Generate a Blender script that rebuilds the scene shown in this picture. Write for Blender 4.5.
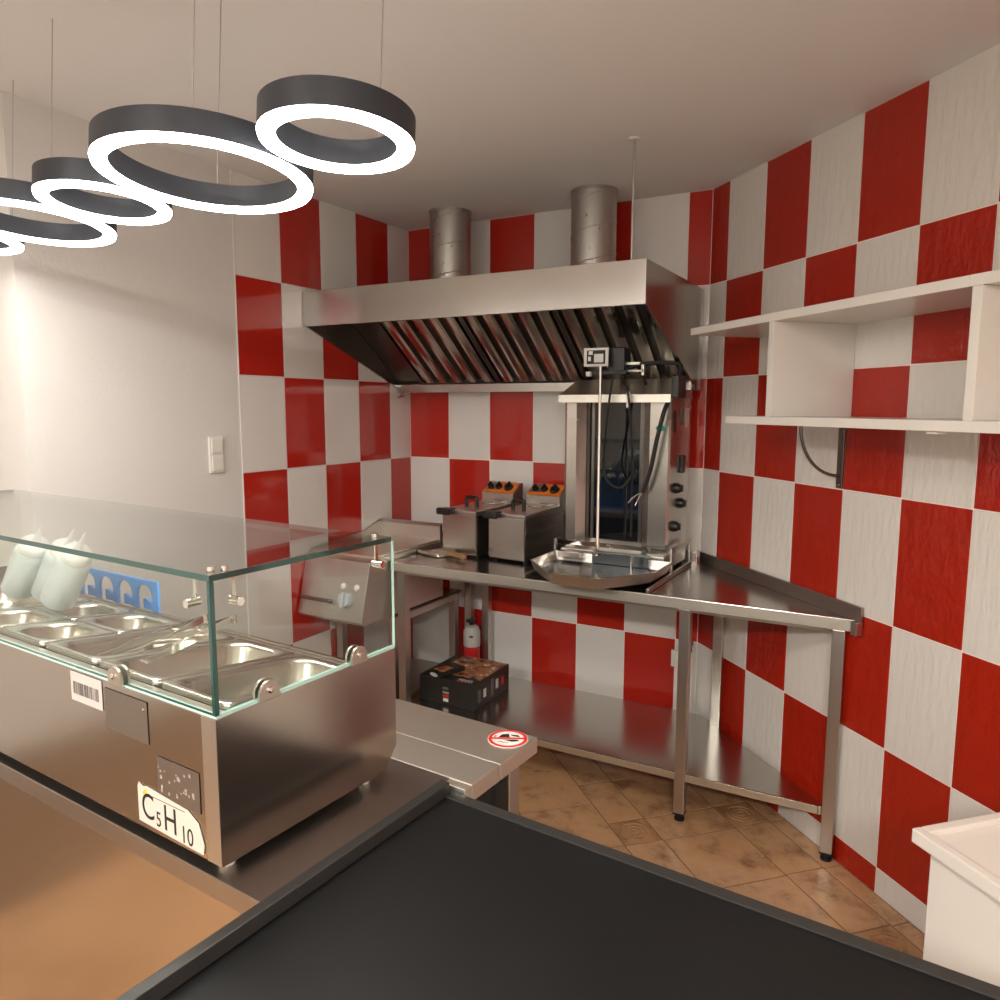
import bpy, bmesh, math, random
from mathutils import Vector, Matrix
random.seed(7)
for o in list(bpy.data.objects): bpy.data.objects.remove(o)
scn = bpy.context.scene
COL = scn.collection
PI = math.pi
R2 = 2 ** .5

# ------------------------------------------------------------------ camera
cd = bpy.data.cameras.new('camera'); cam = bpy.data.objects.new('camera', cd); COL.objects.link(cam)
cam.location = (2.438, -3.367, 1.563)
cam.rotation_euler = (math.radians(90 - 7.06), math.radians(-.12), math.radians(29.14))
cd.sensor_width = 36; cd.lens = 750.99 / 1000 * 36; cd.clip_start = .02
scn.camera = cam
# ------------------------------------------------------------------ world, exposure
w = bpy.data.worlds.new('world'); scn.world = w; w.use_nodes = True
w.node_tree.nodes['Background'].inputs[0].default_value = (.9, .85, .8, 1)
w.node_tree.nodes['Background'].inputs[1].default_value = .1
vs = scn.view_settings
vs.view_transform = 'Standard'; vs.look = 'None'; vs.gamma = 1; vs.use_curve_mapping = False
vs.exposure = 1.6
RING_POWER = 12.0          # pendant rings over the counter
FILL_POWER = 40.0          # fill lamps added out of view behind the camera
LAMP_COL = (1, .955, .90, 1)

# ------------------------------------------------------------------ materials
MATS = {}
def mat(name, col, rough=.5, metal=0., spec=.5, coat=0., emit=None, estr=0., bump=None, vary=None, trans=0., alpha=None, sheen=0):
    """bump=(scale,strength,stretch xyz)  vary=(scale,amount)"""
    m = bpy.data.materials.new(name); m.use_nodes = True; MATS[name] = m
    nt = m.node_tree; b = nt.nodes['Principled BSDF']
    c = tuple(col) + (1,) if len(col) == 3 else col
    b.inputs['Base Color'].default_value = c
    b.inputs['Roughness'].default_value = rough
    b.inputs['Metallic'].default_value = metal
    b.inputs['Specular IOR Level'].default_value = spec
    b.inputs['Coat Weight'].default_value = coat
    b.inputs['Transmission Weight'].default_value = trans
    if emit:
        b.inputs['Emission Color'].default_value = tuple(emit)[:3] + (1,)
        b.inputs['Emission Strength'].default_value = estr
    tc = nt.nodes.new('ShaderNodeTexCoord')
    if bump:
        mp = nt.nodes.new('ShaderNodeMapping'); nz = nt.nodes.new('ShaderNodeTexNoise'); bp = nt.nodes.new('ShaderNodeBump')
        mp.inputs['Scale'].default_value = bump[2]
        nz.inputs['Scale'].default_value = bump[0]; nz.inputs['Detail'].default_value = 4
        bp.inputs['Strength'].default_value = bump[1]; bp.inputs['Distance'].default_value = .01
        nt.links.new(tc.outputs['Object'], mp.inputs[0]); nt.links.new(mp.outputs[0], nz.inputs['Vector'])
        nt.links.new(nz.outputs[0], bp.inputs['Height']); nt.links.new(bp.outputs[0], b.inputs['Normal'])
    if vary:
        nz = nt.nodes.new('ShaderNodeTexNoise'); nz.inputs['Scale'].default_value = vary[0]; nz.inputs['Detail'].default_value = 6
        mx = nt.nodes.new('ShaderNodeMix'); mx.data_type = 'RGBA'
        dark = tuple(x * (1 - vary[1]) for x in c[:3]) + (1,); lite = tuple(min(1, x * (1 + vary[1] * .6)) for x in c[:3]) + (1,)
        mx.inputs[6].default_value = dark; mx.inputs[7].default_value = lite
        nt.links.new(tc.outputs['Object'], nz.inputs['Vector'])
        nt.links.new(nz.outputs[0], mx.inputs[0]); nt.links.new(mx.outputs[2], b.inputs['Base Color'])
    return m

def steel(name, col, rough, stretch=(1, 1, 60), var=.012, bumpk=0., wave=0.):
    stretch = tuple(4 * v if v > 10 else v for v in stretch)
    m = mat(name, col, rough, 1.0)
    nt = m.node_tree; b = nt.nodes['Principled BSDF']
    tc = nt.nodes.new('ShaderNodeTexCoord'); mp = nt.nodes.new('ShaderNodeMapping'); nz = nt.nodes.new('ShaderNodeTexNoise')
    mp.inputs['Scale'].default_value = stretch; nz.inputs['Scale'].default_value = 6; nz.inputs['Detail'].default_value = 5
    mr = nt.nodes.new('ShaderNodeMapRange')
    mr.inputs[1].default_value = .3; mr.inputs[2].default_value = .7
    mr.inputs[3].default_value = max(.03, rough - var); mr.inputs[4].default_value = rough + var
    nt.links.new(tc.outputs['Object'], mp.inputs[0]); nt.links.new(mp.outputs[0], nz.inputs['Vector'])
    nt.links.new(nz.outputs[0], mr.inputs[0]); nt.links.new(mr.outputs[0], b.inputs['Roughness'])
    bp = nt.nodes.new('ShaderNodeBump'); bp.inputs['Strength'].default_value = bumpk; bp.inputs['Distance'].default_value = .002
    nt.links.new(nz.outputs[0], bp.inputs['Height'])
    last = bp
    if wave:
        n2 = nt.nodes.new('ShaderNodeTexNoise'); n2.inputs['Scale'].default_value = 5; n2.inputs['Detail'].default_value = 1
        b2 = nt.nodes.new('ShaderNodeBump'); b2.inputs['Strength'].default_value = wave; b2.inputs['Distance'].default_value = .01
        nt.links.new(tc.outputs['Object'], n2.inputs['Vector']); nt.links.new(n2.outputs[0], b2.inputs['Height'])
        nt.links.new(bp.outputs[0], b2.inputs['Normal']); last = b2
    nt.links.new(last.outputs[0], b.inputs['Normal'])
    return m

steel('steel', (.62, .59, .545), .36, (60, 60, 1))
steel('steel_x', (.60, .57, .53), .25, (60, 1, 60), wave=.08)          # brushed along y
steel('steel_top', (.56, .535, .50), .22, (1, 60, 60), wave=.10)         # brushed along x
steel('steel_hood', (.52, .495, .46), .24, (60, 1, 1), wave=.10)
steel('steel_worn', (.40, .365, .335), .36, (1, 40, 40))
steel('steel_pale', (.82, .79, .70), .42, (1, 40, 40))
steel('steel_pan', (.62, .60, .53), .26, (1, 1, 1))
steel('steel_case', (.50, .45, .40), .20, (1, 1, 60), wave=.05)
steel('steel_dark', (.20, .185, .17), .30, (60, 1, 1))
steel('baffle', (.62, .58, .53), .16, (1, 1, 1))
steel('steel_tray_reflection', (.26, .285, .30), .22, (1, 1, 1), wave=.2)  # dark bluish reflection in the drip tray is put into this colour
steel('steel_satin', (.62, .58, .52), .30, (1, 1, 1))
steel('galvanised', (.52, .51, .48), .38, (6, 6, 6), var=.12)
steel('chrome', (.80, .78, .74), .10, (1, 1, 1), var=.03)
mat('tile_red', (.47, .022, .012), .10, coat=.3)
mat('tile_white', (.78, .75, .71), .12, coat=.3)
mat('tile_red_relief', (.41, .017, .005), .20, bump=(7, 1.0, (3, 3, 2)), vary=(14, .10))
mat('tile_white_relief', (.77, .735, .68), .24, bump=(7, .5, (5, 5, 1.5)))
mat('grout', (.92, .82, .74), .8)
mat('plaster', (.70, .68, .645), .75, bump=(90, .08, (1, 1, 1)))
mat('ceiling_paint', (.87, .86, .84), .8, bump=(60, .06, (1, 1, 1)))
mat('floor_grout', (.25, .15, .085), .8)
mat('white_plastic', (.80, .77, .70), .35)
mat('white_board', (.80, .765, .70), .28, coat=.15)
mat('white_gloss', (.82, .77, .70), .25)
mat('black_plastic', (.012, .011, .010), .35)
mat('black_rubber', (.010, .009, .009), .55)
mat('black_top', (.010, .0105, .011), .45, spec=.3, bump=(14, .05, (1, 1, 1)), vary=(5, .5))
mat('black_rail', (.035, .034, .032), .35)
mat('dark_glass', (.006, .007, .009), .04, coat=.6)
mat('cabinet_dark', (.02, .018, .017), .5)
mat('orange_panel', (.75, .19, .02), .35)
mat('card_black', (.020, .018, .016), .35)
mat('card_white', (.80, .78, .72), .5)
mat('card_red', (.62, .03, .02), .4)
mat('sign_white', (.86, .83, .78), .4)
mat('sign_red', (.72, .03, .025), .4)
mat('ink_black', (.012, .012, .014), .5)
mat('ink_grey', (.16, .15, .14), .6)
mat('label_white', (.66, .61, .53), .5)
mat('label_pink', (.62, .56, .53), .5)
mat('yellow', (.75, .55, .03), .5)
mat('film_dark', (.30, .265, .235), .42, metal=.9)
mat('film_spot', (.42, .37, .32), .4)
mat('blue_plastic', (.10, .33, .78), .4)
mat('bottle_plastic', (.80, .87, .88), .35, trans=.2)
mat('bottle_cap', (.84, .86, .82), .4)
mat('wood', (.30, .17, .07), .5, vary=(30, .4))
mat('extinguisher_red', (.55, .02, .02), .3)
mat('grey_paint', (.48, .47, .44), .4)
mat('knob_grey', (.52, .56, .58), .35)
mat('lamp_black', (.03, .035, .045), .45)
mat('green_badge', (.02, .45, .28), .4)
mat('lamp_diffuser', (1, 1, 1), .5, emit=LAMP_COL, estr=RING_POWER)
mat('fill_diffuser', (1, 1, 1), .5, emit=LAMP_COL, estr=FILL_POWER)
mat('board_text', (.75, .73, .70), .5)

def floor_tile_mat(name, base, deco=False):
    m = mat(name, base, .30, bump=(40, .10, (1, 1, 1)))
    nt = m.node_tree; b = nt.nodes['Principled BSDF']
    tc = nt.nodes.new('ShaderNodeTexCoord')
    oi = nt.nodes.new('ShaderNodeObjectInfo')
    ad = nt.nodes.new('ShaderNodeVectorMath'); ad.operation = 'MULTIPLY_ADD'
    ad.inputs[1].default_value = (37, 37, 37)
    nt.links.new(oi.outputs['Random'], ad.inputs[0]); nt.links.new(tc.outputs['Object'], ad.inputs[2])
    n1 = nt.nodes.new('ShaderNodeTexNoise'); n1.inputs['Scale'].default_value = 9; n1.inputs['Detail'].default_value = 8; n1.inputs['Roughness'].default_value = .7
    nt.links.new(ad.outputs[0], n1.inputs['Vector'])
    cr = nt.nodes.new('ShaderNodeValToRGB')
    e = cr.color_ramp.elements
    e[0].position = .30; e[0].color = (base[0] * .42, base[1] * .33, base[2] * .28, 1)
    e[1].position = .68; e[1].color = (base[0] * 1.15, base[1] * 1.15, base[2] * 1.1, 1)
    k = cr.color_ramp.elements.new(.48); k.color = base + (1,)
    nt.links.new(n1.outputs[0], cr.inputs[0]); nt.links.new(cr.outputs[0], b.inputs['Base Color'])
    return m
floor_tile_mat('floor_tile', (.53, .31, .16))
floor_tile_mat('floor_tile_deco', (.45, .25, .12))

def glass_mat():
    m = bpy.data.materials.new('glass'); m.use_nodes = True; MATS['glass'] = m
    nt = m.node_tree; nt.nodes.clear()
    out = nt.nodes.new('ShaderNodeOutputMaterial'); mx = nt.nodes.new('ShaderNodeMixShader'); lw = nt.nodes.new('ShaderNodeLayerWeight'); pw = nt.nodes.new('ShaderNodeMath'); fr = nt.nodes.new('ShaderNodeMath')
    tr = nt.nodes.new('ShaderNodeBsdfTransparent'); gl = nt.nodes.new('ShaderNodeBsdfGlossy')
    tr.inputs[0].default_value = (.955, .975, .96, 1); gl.inputs['Roughness'].default_value = .02
    pw.operation = 'POWER'; pw.inputs[1].default_value = 5; fr.operation = 'MULTIPLY_ADD'; fr.inputs[1].default_value = .94; fr.inputs[2].default_value = .035
    nt.links.new(lw.outputs['Facing'], pw.inputs[0]); nt.links.new(pw.outputs[0], fr.inputs[0])
    nt.links.new(fr.outputs[0], mx.inputs[0]); nt.links.new(tr.outputs[0], mx.inputs[1]); nt.links.new(gl.outputs[0], mx.inputs[2])
    nt.links.new(mx.outputs[0], out.inputs[0])
glass_mat()
mat('glass_edge', (.006, .065, .056), .10, spec=.7, coat=.5)
mat('glass_edge_pale', (.55, .82, .74), .15, spec=.7)

def pic_mat():
    """printed food picture on the carton: blotchy browns"""
    m = mat('food_print', (.4, .2, .08), .35)
    nt = m.node_tree; b = nt.nodes['Principled BSDF']
    tc = nt.nodes.new('ShaderNodeTexCoord'); vo = nt.nodes.new('ShaderNodeTexNoise'); vo.inputs['Scale'].default_value = 28; vo.inputs['Detail'].default_value = 3
    cr = nt.nodes.new('ShaderNodeValToRGB'); el = cr.color_ramp.elements
    el[0].position = .35; el[0].color = (.03, .02, .015, 1); el[1].position = .66; el[1].color = (.85, .62, .38, 1)
    for p, c in ((.45, (.25, .06, .02, 1)), (.55, (.50, .20, .07, 1)), (.62, (.30, .12, .05, 1))):
        k = el.new(p); k.color = c
    nt.links.new(tc.outputs['Object'], vo.inputs['Vector']); nt.links.new(vo.outputs[0], cr.inputs[0]); nt.links.new(cr.outputs[0], b.inputs['Base Color'])
pic_mat()

# ------------------------------------------------------------------ object helpers
def thing(name, label, cat, loc=(0, 0, 0), rotz=0., group=None, kind=None):
    o = bpy.data.objects.new(name, None); COL.objects.link(o); o.empty_display_size = .05
    o.location = loc; o.rotation_euler = (0, 0, rotz)
    return tag(o, label, cat, group, kind)
def tag(o, label, cat, group=None, kind=None):
    o['label'] = label; o['category'] = cat
    if group: o['group'] = group
    if kind: o['kind'] = kind
    return o
def link(name, me, parent=None, loc=None, rot=None, label=None):
    o = bpy.data.objects.new(name, me); COL.objects.link(o)
    if parent: o.parent = parent
    if loc: o.location = loc
    if rot: o.rotation_euler = rot
    if label: o['label'] = label
    return o
class MB:
    """collects shapes of one part in the frame of its thing"""
    def __init__(s, off=(0, 0, 0)): s.bm = bmesh.new(); s.off = Vector(off)
    def _xf(s, vs, M=None):
        if M is not None: bmesh.ops.transform(s.bm, matrix=M, verts=vs)
        bmesh.ops.translate(s.bm, vec=-s.off, verts=vs)
    def box(s, lo, hi, bev=0., M=None):
        lo = Vector(lo); hi = Vector(hi); tmp = bmesh.new()
        bmesh.ops.create_cube(tmp, size=1)
        for v in tmp.verts: v.co = Vector([(lo[i] + hi[i]) / 2 + v.co[i] * (hi[i] - lo[i]) for i in range(3)])
        if bev: bmesh.ops.bevel(tmp, geom=tmp.edges[:], offset=bev, segments=2, affect='EDGES', profile=.6)
        return s.merge(tmp, M)
    def merge(s, tmp, M=None, sm=False):
        for f in tmp.faces: f.smooth = sm
        me = bpy.data.meshes.new('tmp'); tmp.to_mesh(me); tmp.free()
        n = len(s.bm.verts); s.bm.from_mesh(me); bpy.data.meshes.remove(me)
        s.bm.verts.ensure_lookup_table(); s._xf(s.bm.verts[n:], M); return s
    def prism(s, poly, a0, a1, axis='z', bev=0., M=None):
        """poly: 2-D points; axis z -> (x,y); axis x -> (y,z); axis y -> (x,z)"""
        def P(p, h): return {'z': (p[0], p[1], h), 'x': (h, p[0], p[1]), 'y': (p[0], h, p[1])}[axis]
        tmp = bmesh.new()
        A = [tmp.verts.new(P(p, a0)) for p in poly]; B = [tmp.verts.new(P(p, a1)) for p in poly]; n = len(poly)
        tmp.faces.new(A); tmp.faces.new(B[::-1])
        for i in range(n): tmp.faces.new((A[i], B[i], B[(i + 1) % n], A[(i + 1) % n]))
        bmesh.ops.recalc_face_normals(tmp, faces=tmp.faces[:])
        if bev: bmesh.ops.bevel(tmp, geom=tmp.edges[:], offset=bev, segments=2, affect='EDGES', profile=.6)
        return s.merge(tmp, M)
    def tube(s, pts, r, seg=10, M=None, cap=True):
        pts = [Vector(p) for p in pts]; tmp = bmesh.new(); rings = []
        rr = r if isinstance(r, (list, tuple)) else [r] * len(pts)
        up = None
        for i, p in enumerate(pts):
            d = (pts[min(i + 1, len(pts) - 1)] - pts[max(i - 1, 0)]).normalized()
            if up is None:
                up = Vector((0, 0, 1)) if abs(d.z) < .9 else Vector((1, 0, 0))
            u = d.cross(up); u = u.normalized() if u.length > 1e-6 else d.orthogonal().normalized()
            up = u.cross(d).normalized(); v = up
            rings.append([tmp.verts.new(p + (u * math.cos(2 * PI * k / seg) + v * math.sin(2 * PI * k / seg)) * rr[i]) for k in range(seg)])
        for a, b in zip(rings, rings[1:]):
            for k in range(seg): tmp.faces.new((a[k], a[(k + 1) % seg], b[(k + 1) % seg], b[k]))
        if cap: tmp.faces.new(rings[0][::-1]); tmp.faces.new(rings[-1])
        bmesh.ops.recalc_face_normals(tmp, faces=tmp.faces[:])
        return s.merge(tmp, M, True)
    def lathe(s, prof, c=(0, 0, 0), seg=32, M=None):
        """prof: (r,z) pairs, revolved about z through c"""
        tmp = bmesh.new(); rings = []
        for r, z in prof:
            if r < 1e-6: rings.append([tmp.verts.new((c[0], c[1], c[2] + z))]); continue
            rings.append([tmp.verts.new((c[0] + r * math.cos(2 * PI * k / seg), c[1] + r * math.sin(2 * PI * k / seg), c[2] + z)) for k in range(seg)])
        for a, b in zip(rings, rings[1:]):
            for k in range(seg):
                A = [a[k % len(a)], a[(k + 1) % len(a)], b[(k + 1) % len(b)], b[k % len(b)]]
                F = []
                for v in A:
                    if v not in F: F.append(v)
                if len(F) > 2: tmp.faces.new(F)
        bmesh.ops.recalc_face_normals(tmp, faces=tmp.faces[:])
        return s.merge(tmp, M, True)
    def loft(s, loops, cap0=True, cap1=True, M=None):
        tmp = bmesh.new(); L = [[tmp.verts.new(p) for p in lp] for lp in loops]; n = len(loops[0])
        for a, b in zip(L, L[1:]):
            for k in range(n): tmp.faces.new((a[k], a[(k + 1) % n], b[(k + 1) % n], b[k]))
        if cap0: tmp.faces.new(L[0][::-1])
        if cap1: tmp.faces.new(L[-1])
        bmesh.ops.recalc_face_normals(tmp, faces=tmp.faces[:])
        return s.merge(tmp, M, True)
    def mesh(s, name, m, smooth=35):
        for f in s.bm.faces:
            if not smooth: f.smooth = False
        for e in s.bm.edges:
            e.smooth = not (len(e.link_faces) == 2 and e.calc_face_angle(0) > .87)
        me = bpy.data.meshes.new(name); s.bm.to_mesh(me); s.bm.free(); me.materials.append(MATS[m])
        return me
    def build(s, name, m, parent=None, label=None, smooth=35): return link(name, s.mesh(name, m, smooth), parent, label=label)

def rrect(cx, cy, w, d, r, z, n=5):
    out = []
    for sx, sy, a0 in ((1, 1, 0), (-1, 1, PI / 2), (-1, -1, PI), (1, -1, 1.5 * PI)):
        for k in range(n + 1):
            a = a0 + PI / 2 * k / n
            out.append((cx + sx * (w / 2 - r) + r * math.cos(a), cy + sy * (d / 2 - r) + r * math.sin(a), z))
    return out
def smooth_path(pts, n=8):
    pts = [Vector(p) for p in pts]; out = []
    for i in range(len(pts) - 1):
        p0 = pts[max(i - 1, 0)]; p1 = pts[i]; p2 = pts[i + 1]; p3 = pts[min(i + 2, len(pts) - 1)]
        for k in range(n):
            t = k / n
            out.append(.5 * ((2 * p1) + (p2 - p0) * t + (2 * p0 - 5 * p1 + 4 * p2 - p3) * t * t + (3 * p1 - p0 - 3 * p2 + p3) * t ** 3))
    out.append(pts[-1]); return out
def text_mesh(body, size, m, extrude=.0004):
    cu = bpy.data.curves.new('text', 'FONT'); cu.body = body; cu.size = size; cu.extrude = extrude
    ob = bpy.data.objects.new('text', cu); COL.objects.link(ob)
    dg = bpy.context.evaluated_depsgraph_get(); dg.update()
    me = bpy.data.meshes.new_from_object(ob.evaluated_get(dg)); bpy.data.objects.remove(ob)
    me.materials.clear(); me.materials.append(MATS[m]); return me
def holed_plate(outline, holes, thick, m):
    """flat plate (x,y) with holes cut out, thickness along z"""
    cu = bpy.data.curves.new('plate', 'CURVE'); cu.dimensions = '2D'; cu.fill_mode = 'BOTH'; cu.extrude = thick / 2
    for lp in [outline] + holes:
        sp = cu.splines.new('POLY'); sp.points.add(len(lp) - 1); sp.use_cyclic_u = True
        for p, q in zip(sp.points, lp): p.co = (q[0], q[1], 0, 1)
    ob = bpy.data.objects.new('plate', cu); COL.objects.link(ob)
    dg = bpy.context.evaluated_depsgraph_get(); dg.update()
    me = bpy.data.meshes.new_from_object(ob.evaluated_get(dg)); bpy.data.objects.remove(ob)
    me.materials.clear(); me.materials.append(MATS[m]); return me
def pane(name, lo, hi, parent, edge='glass_edge', label=None):
    """glass sheet: large faces clear, narrow faces the green of cut glass"""
    me = MB().box(lo, hi).mesh(name, 'glass', 0); me.materials.append(MATS[edge])
    d = [hi[i] - lo[i] for i in range(3)]; thin = d.index(min(d))
    for p in me.polygons:
        p.material_index = 0 if abs(p.normal[thin]) > .5 or (thin == 2 and p.normal.y > .5) else 1
    return link(name, me, parent, label=label)

# ------------------------------------------------------------------ the room
CEIL = 2.49
XR = 1.6024                                        # back wall runs from x=0 to XR, then the right wall leaves at 45 degrees
ROWS = [2.49, 2.09, 1.69, 1.29, .89, .49, .09, 0.0]
def rw(s, d, z): return (XR + (s - d) / R2, (-s - d) / R2, z)      # right wall: s along it, d off it

def wall_box(name, label, lo, hi, loc=(0, 0, 0), rz=0., m='plaster'):
    o = MB().box(lo, hi).build(name, m, None, smooth=0); o.location = loc; o.rotation_euler.z = rz
    return tag(o, label, 'wall', kind='structure')
tile_cache = {}
def tile_mesh(wd, ht, m):
    key = (round(wd, 3), round(ht, 3), m)
    if key not in tile_cache:
        g = .0021
        tile_cache[key] = MB().box((g, 0, g), (wd - g, .008, ht - g), .0012).mesh('wall_tile', m, 40)
    return tile_cache[key]
def tiles(parent, cols, red, white):
    """cols: (s0, s1, parity index)"""
    for s0, s1, c in cols:
        for r in range(7):
            z1, z0 = ROWS[r], ROWS[r + 1]
            m = red if (r + c) % 2 == 0 else white
            link('wall_tile', tile_mesh(s1 - s0, z1 - z0, m), parent, loc=(s0, 0, z0))
# back wall: local x = world x, faces -y
wb = wall_box('wall_back', 'back wall of red and white glossy checkerboard tiles under the hood', (-.15, .0025, 0), (XR + .0, .15, CEIL), m='grout')
tiles(wb, [(i * .25, min((i + 1) * .25, XR), i) for i in range(7)], 'tile_red', 'tile_white')
# right wall: local x runs along (1,-1)
wr = wall_box('wall_right', 'angled side wall of red and white relief tiles behind the shelf', (0, .0025, 0), (3.7, .15, CEIL), loc=(XR, 0, 0), rz=-PI / 4, m='grout')
jr = [0, .1275] + [.1275 + .25 * k for k in range(1, 15)]
tiles(wr, [(jr[i], jr[i + 1], 6 + i) for i in range(len(jr) - 1)], 'tile_red_relief', 'tile_white_relief')
# left wall: plain plaster, its last 1.176 m tiled; local x = world y
wl = wall_box('wall_left', 'white plastered side wall with tiled strip next to the hood', (-2.03, .0025, 0), (0, .15, CEIL), rz=PI / 2)
jl = [-1.176 + .25 * k for k in range(5)] + [0]
tiles(wl, [(jl[i], jl[i + 1], -5 + i) for i in range(5)], 'tile_red', 'tile_white')
MB().box((-1.18, -.0005, 0), (-1.1765, .004, CEIL)).build('tile_trim', 'white_plastic', wl)
wn = wall_box('wall_niche', 'plain wall set back beyond the end of the white wall', (-1.35, -6.35, 0), (-1.2, -1.88, CEIL))
we = wall_box('wall_return', 'short plain wall closing the recess beside the counter', (-1.2, -2.03, 0), (-.15, -1.88, CEIL))
wf = wall_box('wall_front', 'plain wall of the guest room', (-1.2, -6.35, 0), (4.4, -6.2, CEIL))
ws = wall_box('wall_side', 'plain side wall of the guest room', (4.2, -6.2, 0), (4.35, -2.4, CEIL))
ce = MB().box((-1.4, -6.4, CEIL), (4.5, .2, CEIL + .1)).build('ceiling', 'ceiling_paint', smooth=0)
tag(ce, 'plain matt painted ceiling', 'ceiling', kind='structure')

# floor: diagonal tiles in strips of 30 cm and 15 cm
fl = MB().box((-1.4, -6.4, -.1), (4.5, .1, -.002)).build('floor', 'floor_grout', smooth=0)
tag(fl, 'brown stone-look tiled floor laid diagonally', 'floor', kind='structure')
ROOM = [(.0, -3.6), (3.6, -3.6), (3.6, -1.9976), (XR, 0), (0, 0)]
def clip(poly, room):
    out = poly
    for i in range(len(room)):
        a, b = room[i], room[(i + 1) % len(room)]; nxt = []
        side = lambda p: (b[0] - a[0]) * (p[1] - a[1]) - (b[1] - a[1]) * (p[0] - a[0])
        for j in range(len(out)):
            p, q = out[j], out[(j + 1) % len(out)]; sp, sq = side(p), side(q)
            if sp >= 0: nxt.append(p)
            if sp * sq < 0:
                t = sp / (sp - sq); nxt.append((p[0] + (q[0] - p[0]) * t, p[1] + (q[1] - p[1]) * t))
        out = nxt
        if len(out) < 3: return []
    return out
def floor_piece(p0, p1, q0, q1, deco=False):
    g = .003
    C4 = [(p0 + g, q0 + g), (p1 - g, q0 + g), (p1 - g, q1 - g), (p0 + g, q1 - g)]
    poly = [((p + q) / R2, (p - q) / R2) for p, q in C4][::-1]       # p=(x+y)/r2, q=(x-y)/r2
    poly = clip(poly, ROOM)
    if len(poly) < 3: return
    cx = sum(p[0] for p in poly) / len(poly); cy = sum(p[1] for p in poly) / len(poly)
    o = MB((cx, cy, 0)).prism(poly, -.01, 0, bev=.0012).build('floor_tile', 'floor_tile_deco' if deco else 'floor_tile', fl)
    o.location = (cx, cy, 0)
    if deco:
        pc, qc = (p0 + p1) / 2, (q0 + q1) / 2
        def ring(a, b, n, rot):
            pts = []
            for k in range(n):
                an = rot + 2 * PI * k / n
                pts.append((a * math.cos(an), b * math.sin(an)))
            return pts
        def W(l): return [((pc + u + qc + v) / R2, (pc + u - qc - v) / R2) for u, v in l]
        x0, y0 = (pc + qc) / R2, (pc - qc) / R2
        if abs(x0 - cx) < .02 and abs(y0 - cy) < .02:
            b = MB((cx, cy, 0))
            for rad in (.055, .034, .015):
                l = W(ring(rad, rad, 8, PI / 8)); b.tube([(x, y, -.0008) for x, y in l + l[:1]], .003, 6)
            b.build('relief', 'floor_tile_deco', o)
P0 = .468
strips = []
p = P0 - .45 * 9
while p < 4.5: strips.append((p, p + .15, 'n')); strips.append((p + .15, p + .45, 'w')); p += .45
for i, (a, b, t) in enumerate(strips):
    if b < -2.6 or a > 1.2: continue
    if t == 'n':
        q = 1.65 - .75 * 6
        while q < 5: floor_piece(a, b, q, q + .15, True); floor_piece(a, b, q + .15, q + .45); floor_piece(a, b, q + .45, q + .75); q += .75
    else:
        q = 1.655 - .75 * 6
        if abs(a - (P0 - .30)) < .02: q = 1.645 - .75 * 6 + .15
        while q < 5: floor_piece(a, b, q, q + .15); floor_piece(a, b, q + .15, q + .45); floor_piece(a, b, q + .45, q + .75); q += .75

# ------------------------------------------------------------------ extractor hood
L = (.79, -.4, 1.635)
hood = thing('extractor_hood', 'wide stainless steel extractor hood with baffle filters on tiled wall', 'extractor hood', L)
def H(): return MB(L)
X0, X1 = .005, 1.583
H().box((X0, -.805, 1.917), (X1, -.793, 2.07), .0015).build('front_panel', 'steel_hood', hood)
side = [(-.793, 1.917), (-.793, 2.07), (-.012, 2.07), (-.012, 1.635), (-.115, 1.635), (-.125, 1.66)]
for x in (X0, X1 - .01):
    H().prism(side, x, x + .01, 'x').build('side_panel', 'steel_hood', hood)
H().box((X0 + .01, -.793, 2.058), (X1 - .01, -.012, 2.07)).build('top_panel', 'steel_hood', hood)
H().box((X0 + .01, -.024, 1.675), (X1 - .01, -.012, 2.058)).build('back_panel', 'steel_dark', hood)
gut = H().prism([(-.13, 1.637), (-.13, 1.676), (-.126, 1.676), (-.126, 1.641), (-.012, 1.641), (-.012, 1.637)], X0 + .012, X1 - .012, 'x').build('grease_gutter', 'steel_hood', hood)
H().tube([(.05, -.13, 1.63), (.05, -.15, 1.615)], .01).tube([(.03, -.15, 1.612), (.07, -.15, 1.618)], .005).build('drain_tap', 'chrome', hood)
H().prism([(-.793, 1.917), (-.793, 1.922), (-.74, 1.945), (-.74, 1.94)], X0 + .012, X1 - .012, 'x').build('front_lip', 'steel_dark', hood)
# filters: plane from (y=-.118,z=1.685) rising to (y=-.60,z=2.05)
fdir = Vector((0, -.482, .365)); flen = fdir.length; fdir.normalize(); fnorm = Vector((0, -fdir.z, fdir.y)) * 1   # towards room, down
fnorm = Vector((0, -.365, -.482)).normalized()
def slat_mesh():
    """one baffle: a shallow channel running up the filter; local x across, y along the filter, z out"""
    b = MB()
    pr = [(-.030, 0), (-.026, .020), (-.012, .023), (.012, .023), (.026, .020), (.030, 0)]
    b.prism([(x, z) for x, z in pr], 0, flen - .03, 'y'); return b.mesh('baffle_slat', 'baffle', 30)
slat = slat_mesh()
RotF = Matrix((( -1, 0, 0), (0, fdir.y, fnorm.y), (0, fdir.z, fnorm.z))).to_4x4()
RotF = Matrix(((1, 0, 0), (0, fdir.y, fnorm.y), (0, fdir.z, fnorm.z)))
if RotF.determinant() < 0: RotF = Matrix(((-1, 0, 0), (0, fdir.y, fnorm.y), (0, fdir.z, fnorm.z)))
eul = RotF.to_euler()
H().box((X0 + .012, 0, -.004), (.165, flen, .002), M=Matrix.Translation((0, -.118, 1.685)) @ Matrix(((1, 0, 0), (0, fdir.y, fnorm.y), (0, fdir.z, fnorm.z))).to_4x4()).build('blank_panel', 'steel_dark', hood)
NF = 3; fw = (1.555 - .17) / NF
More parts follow.
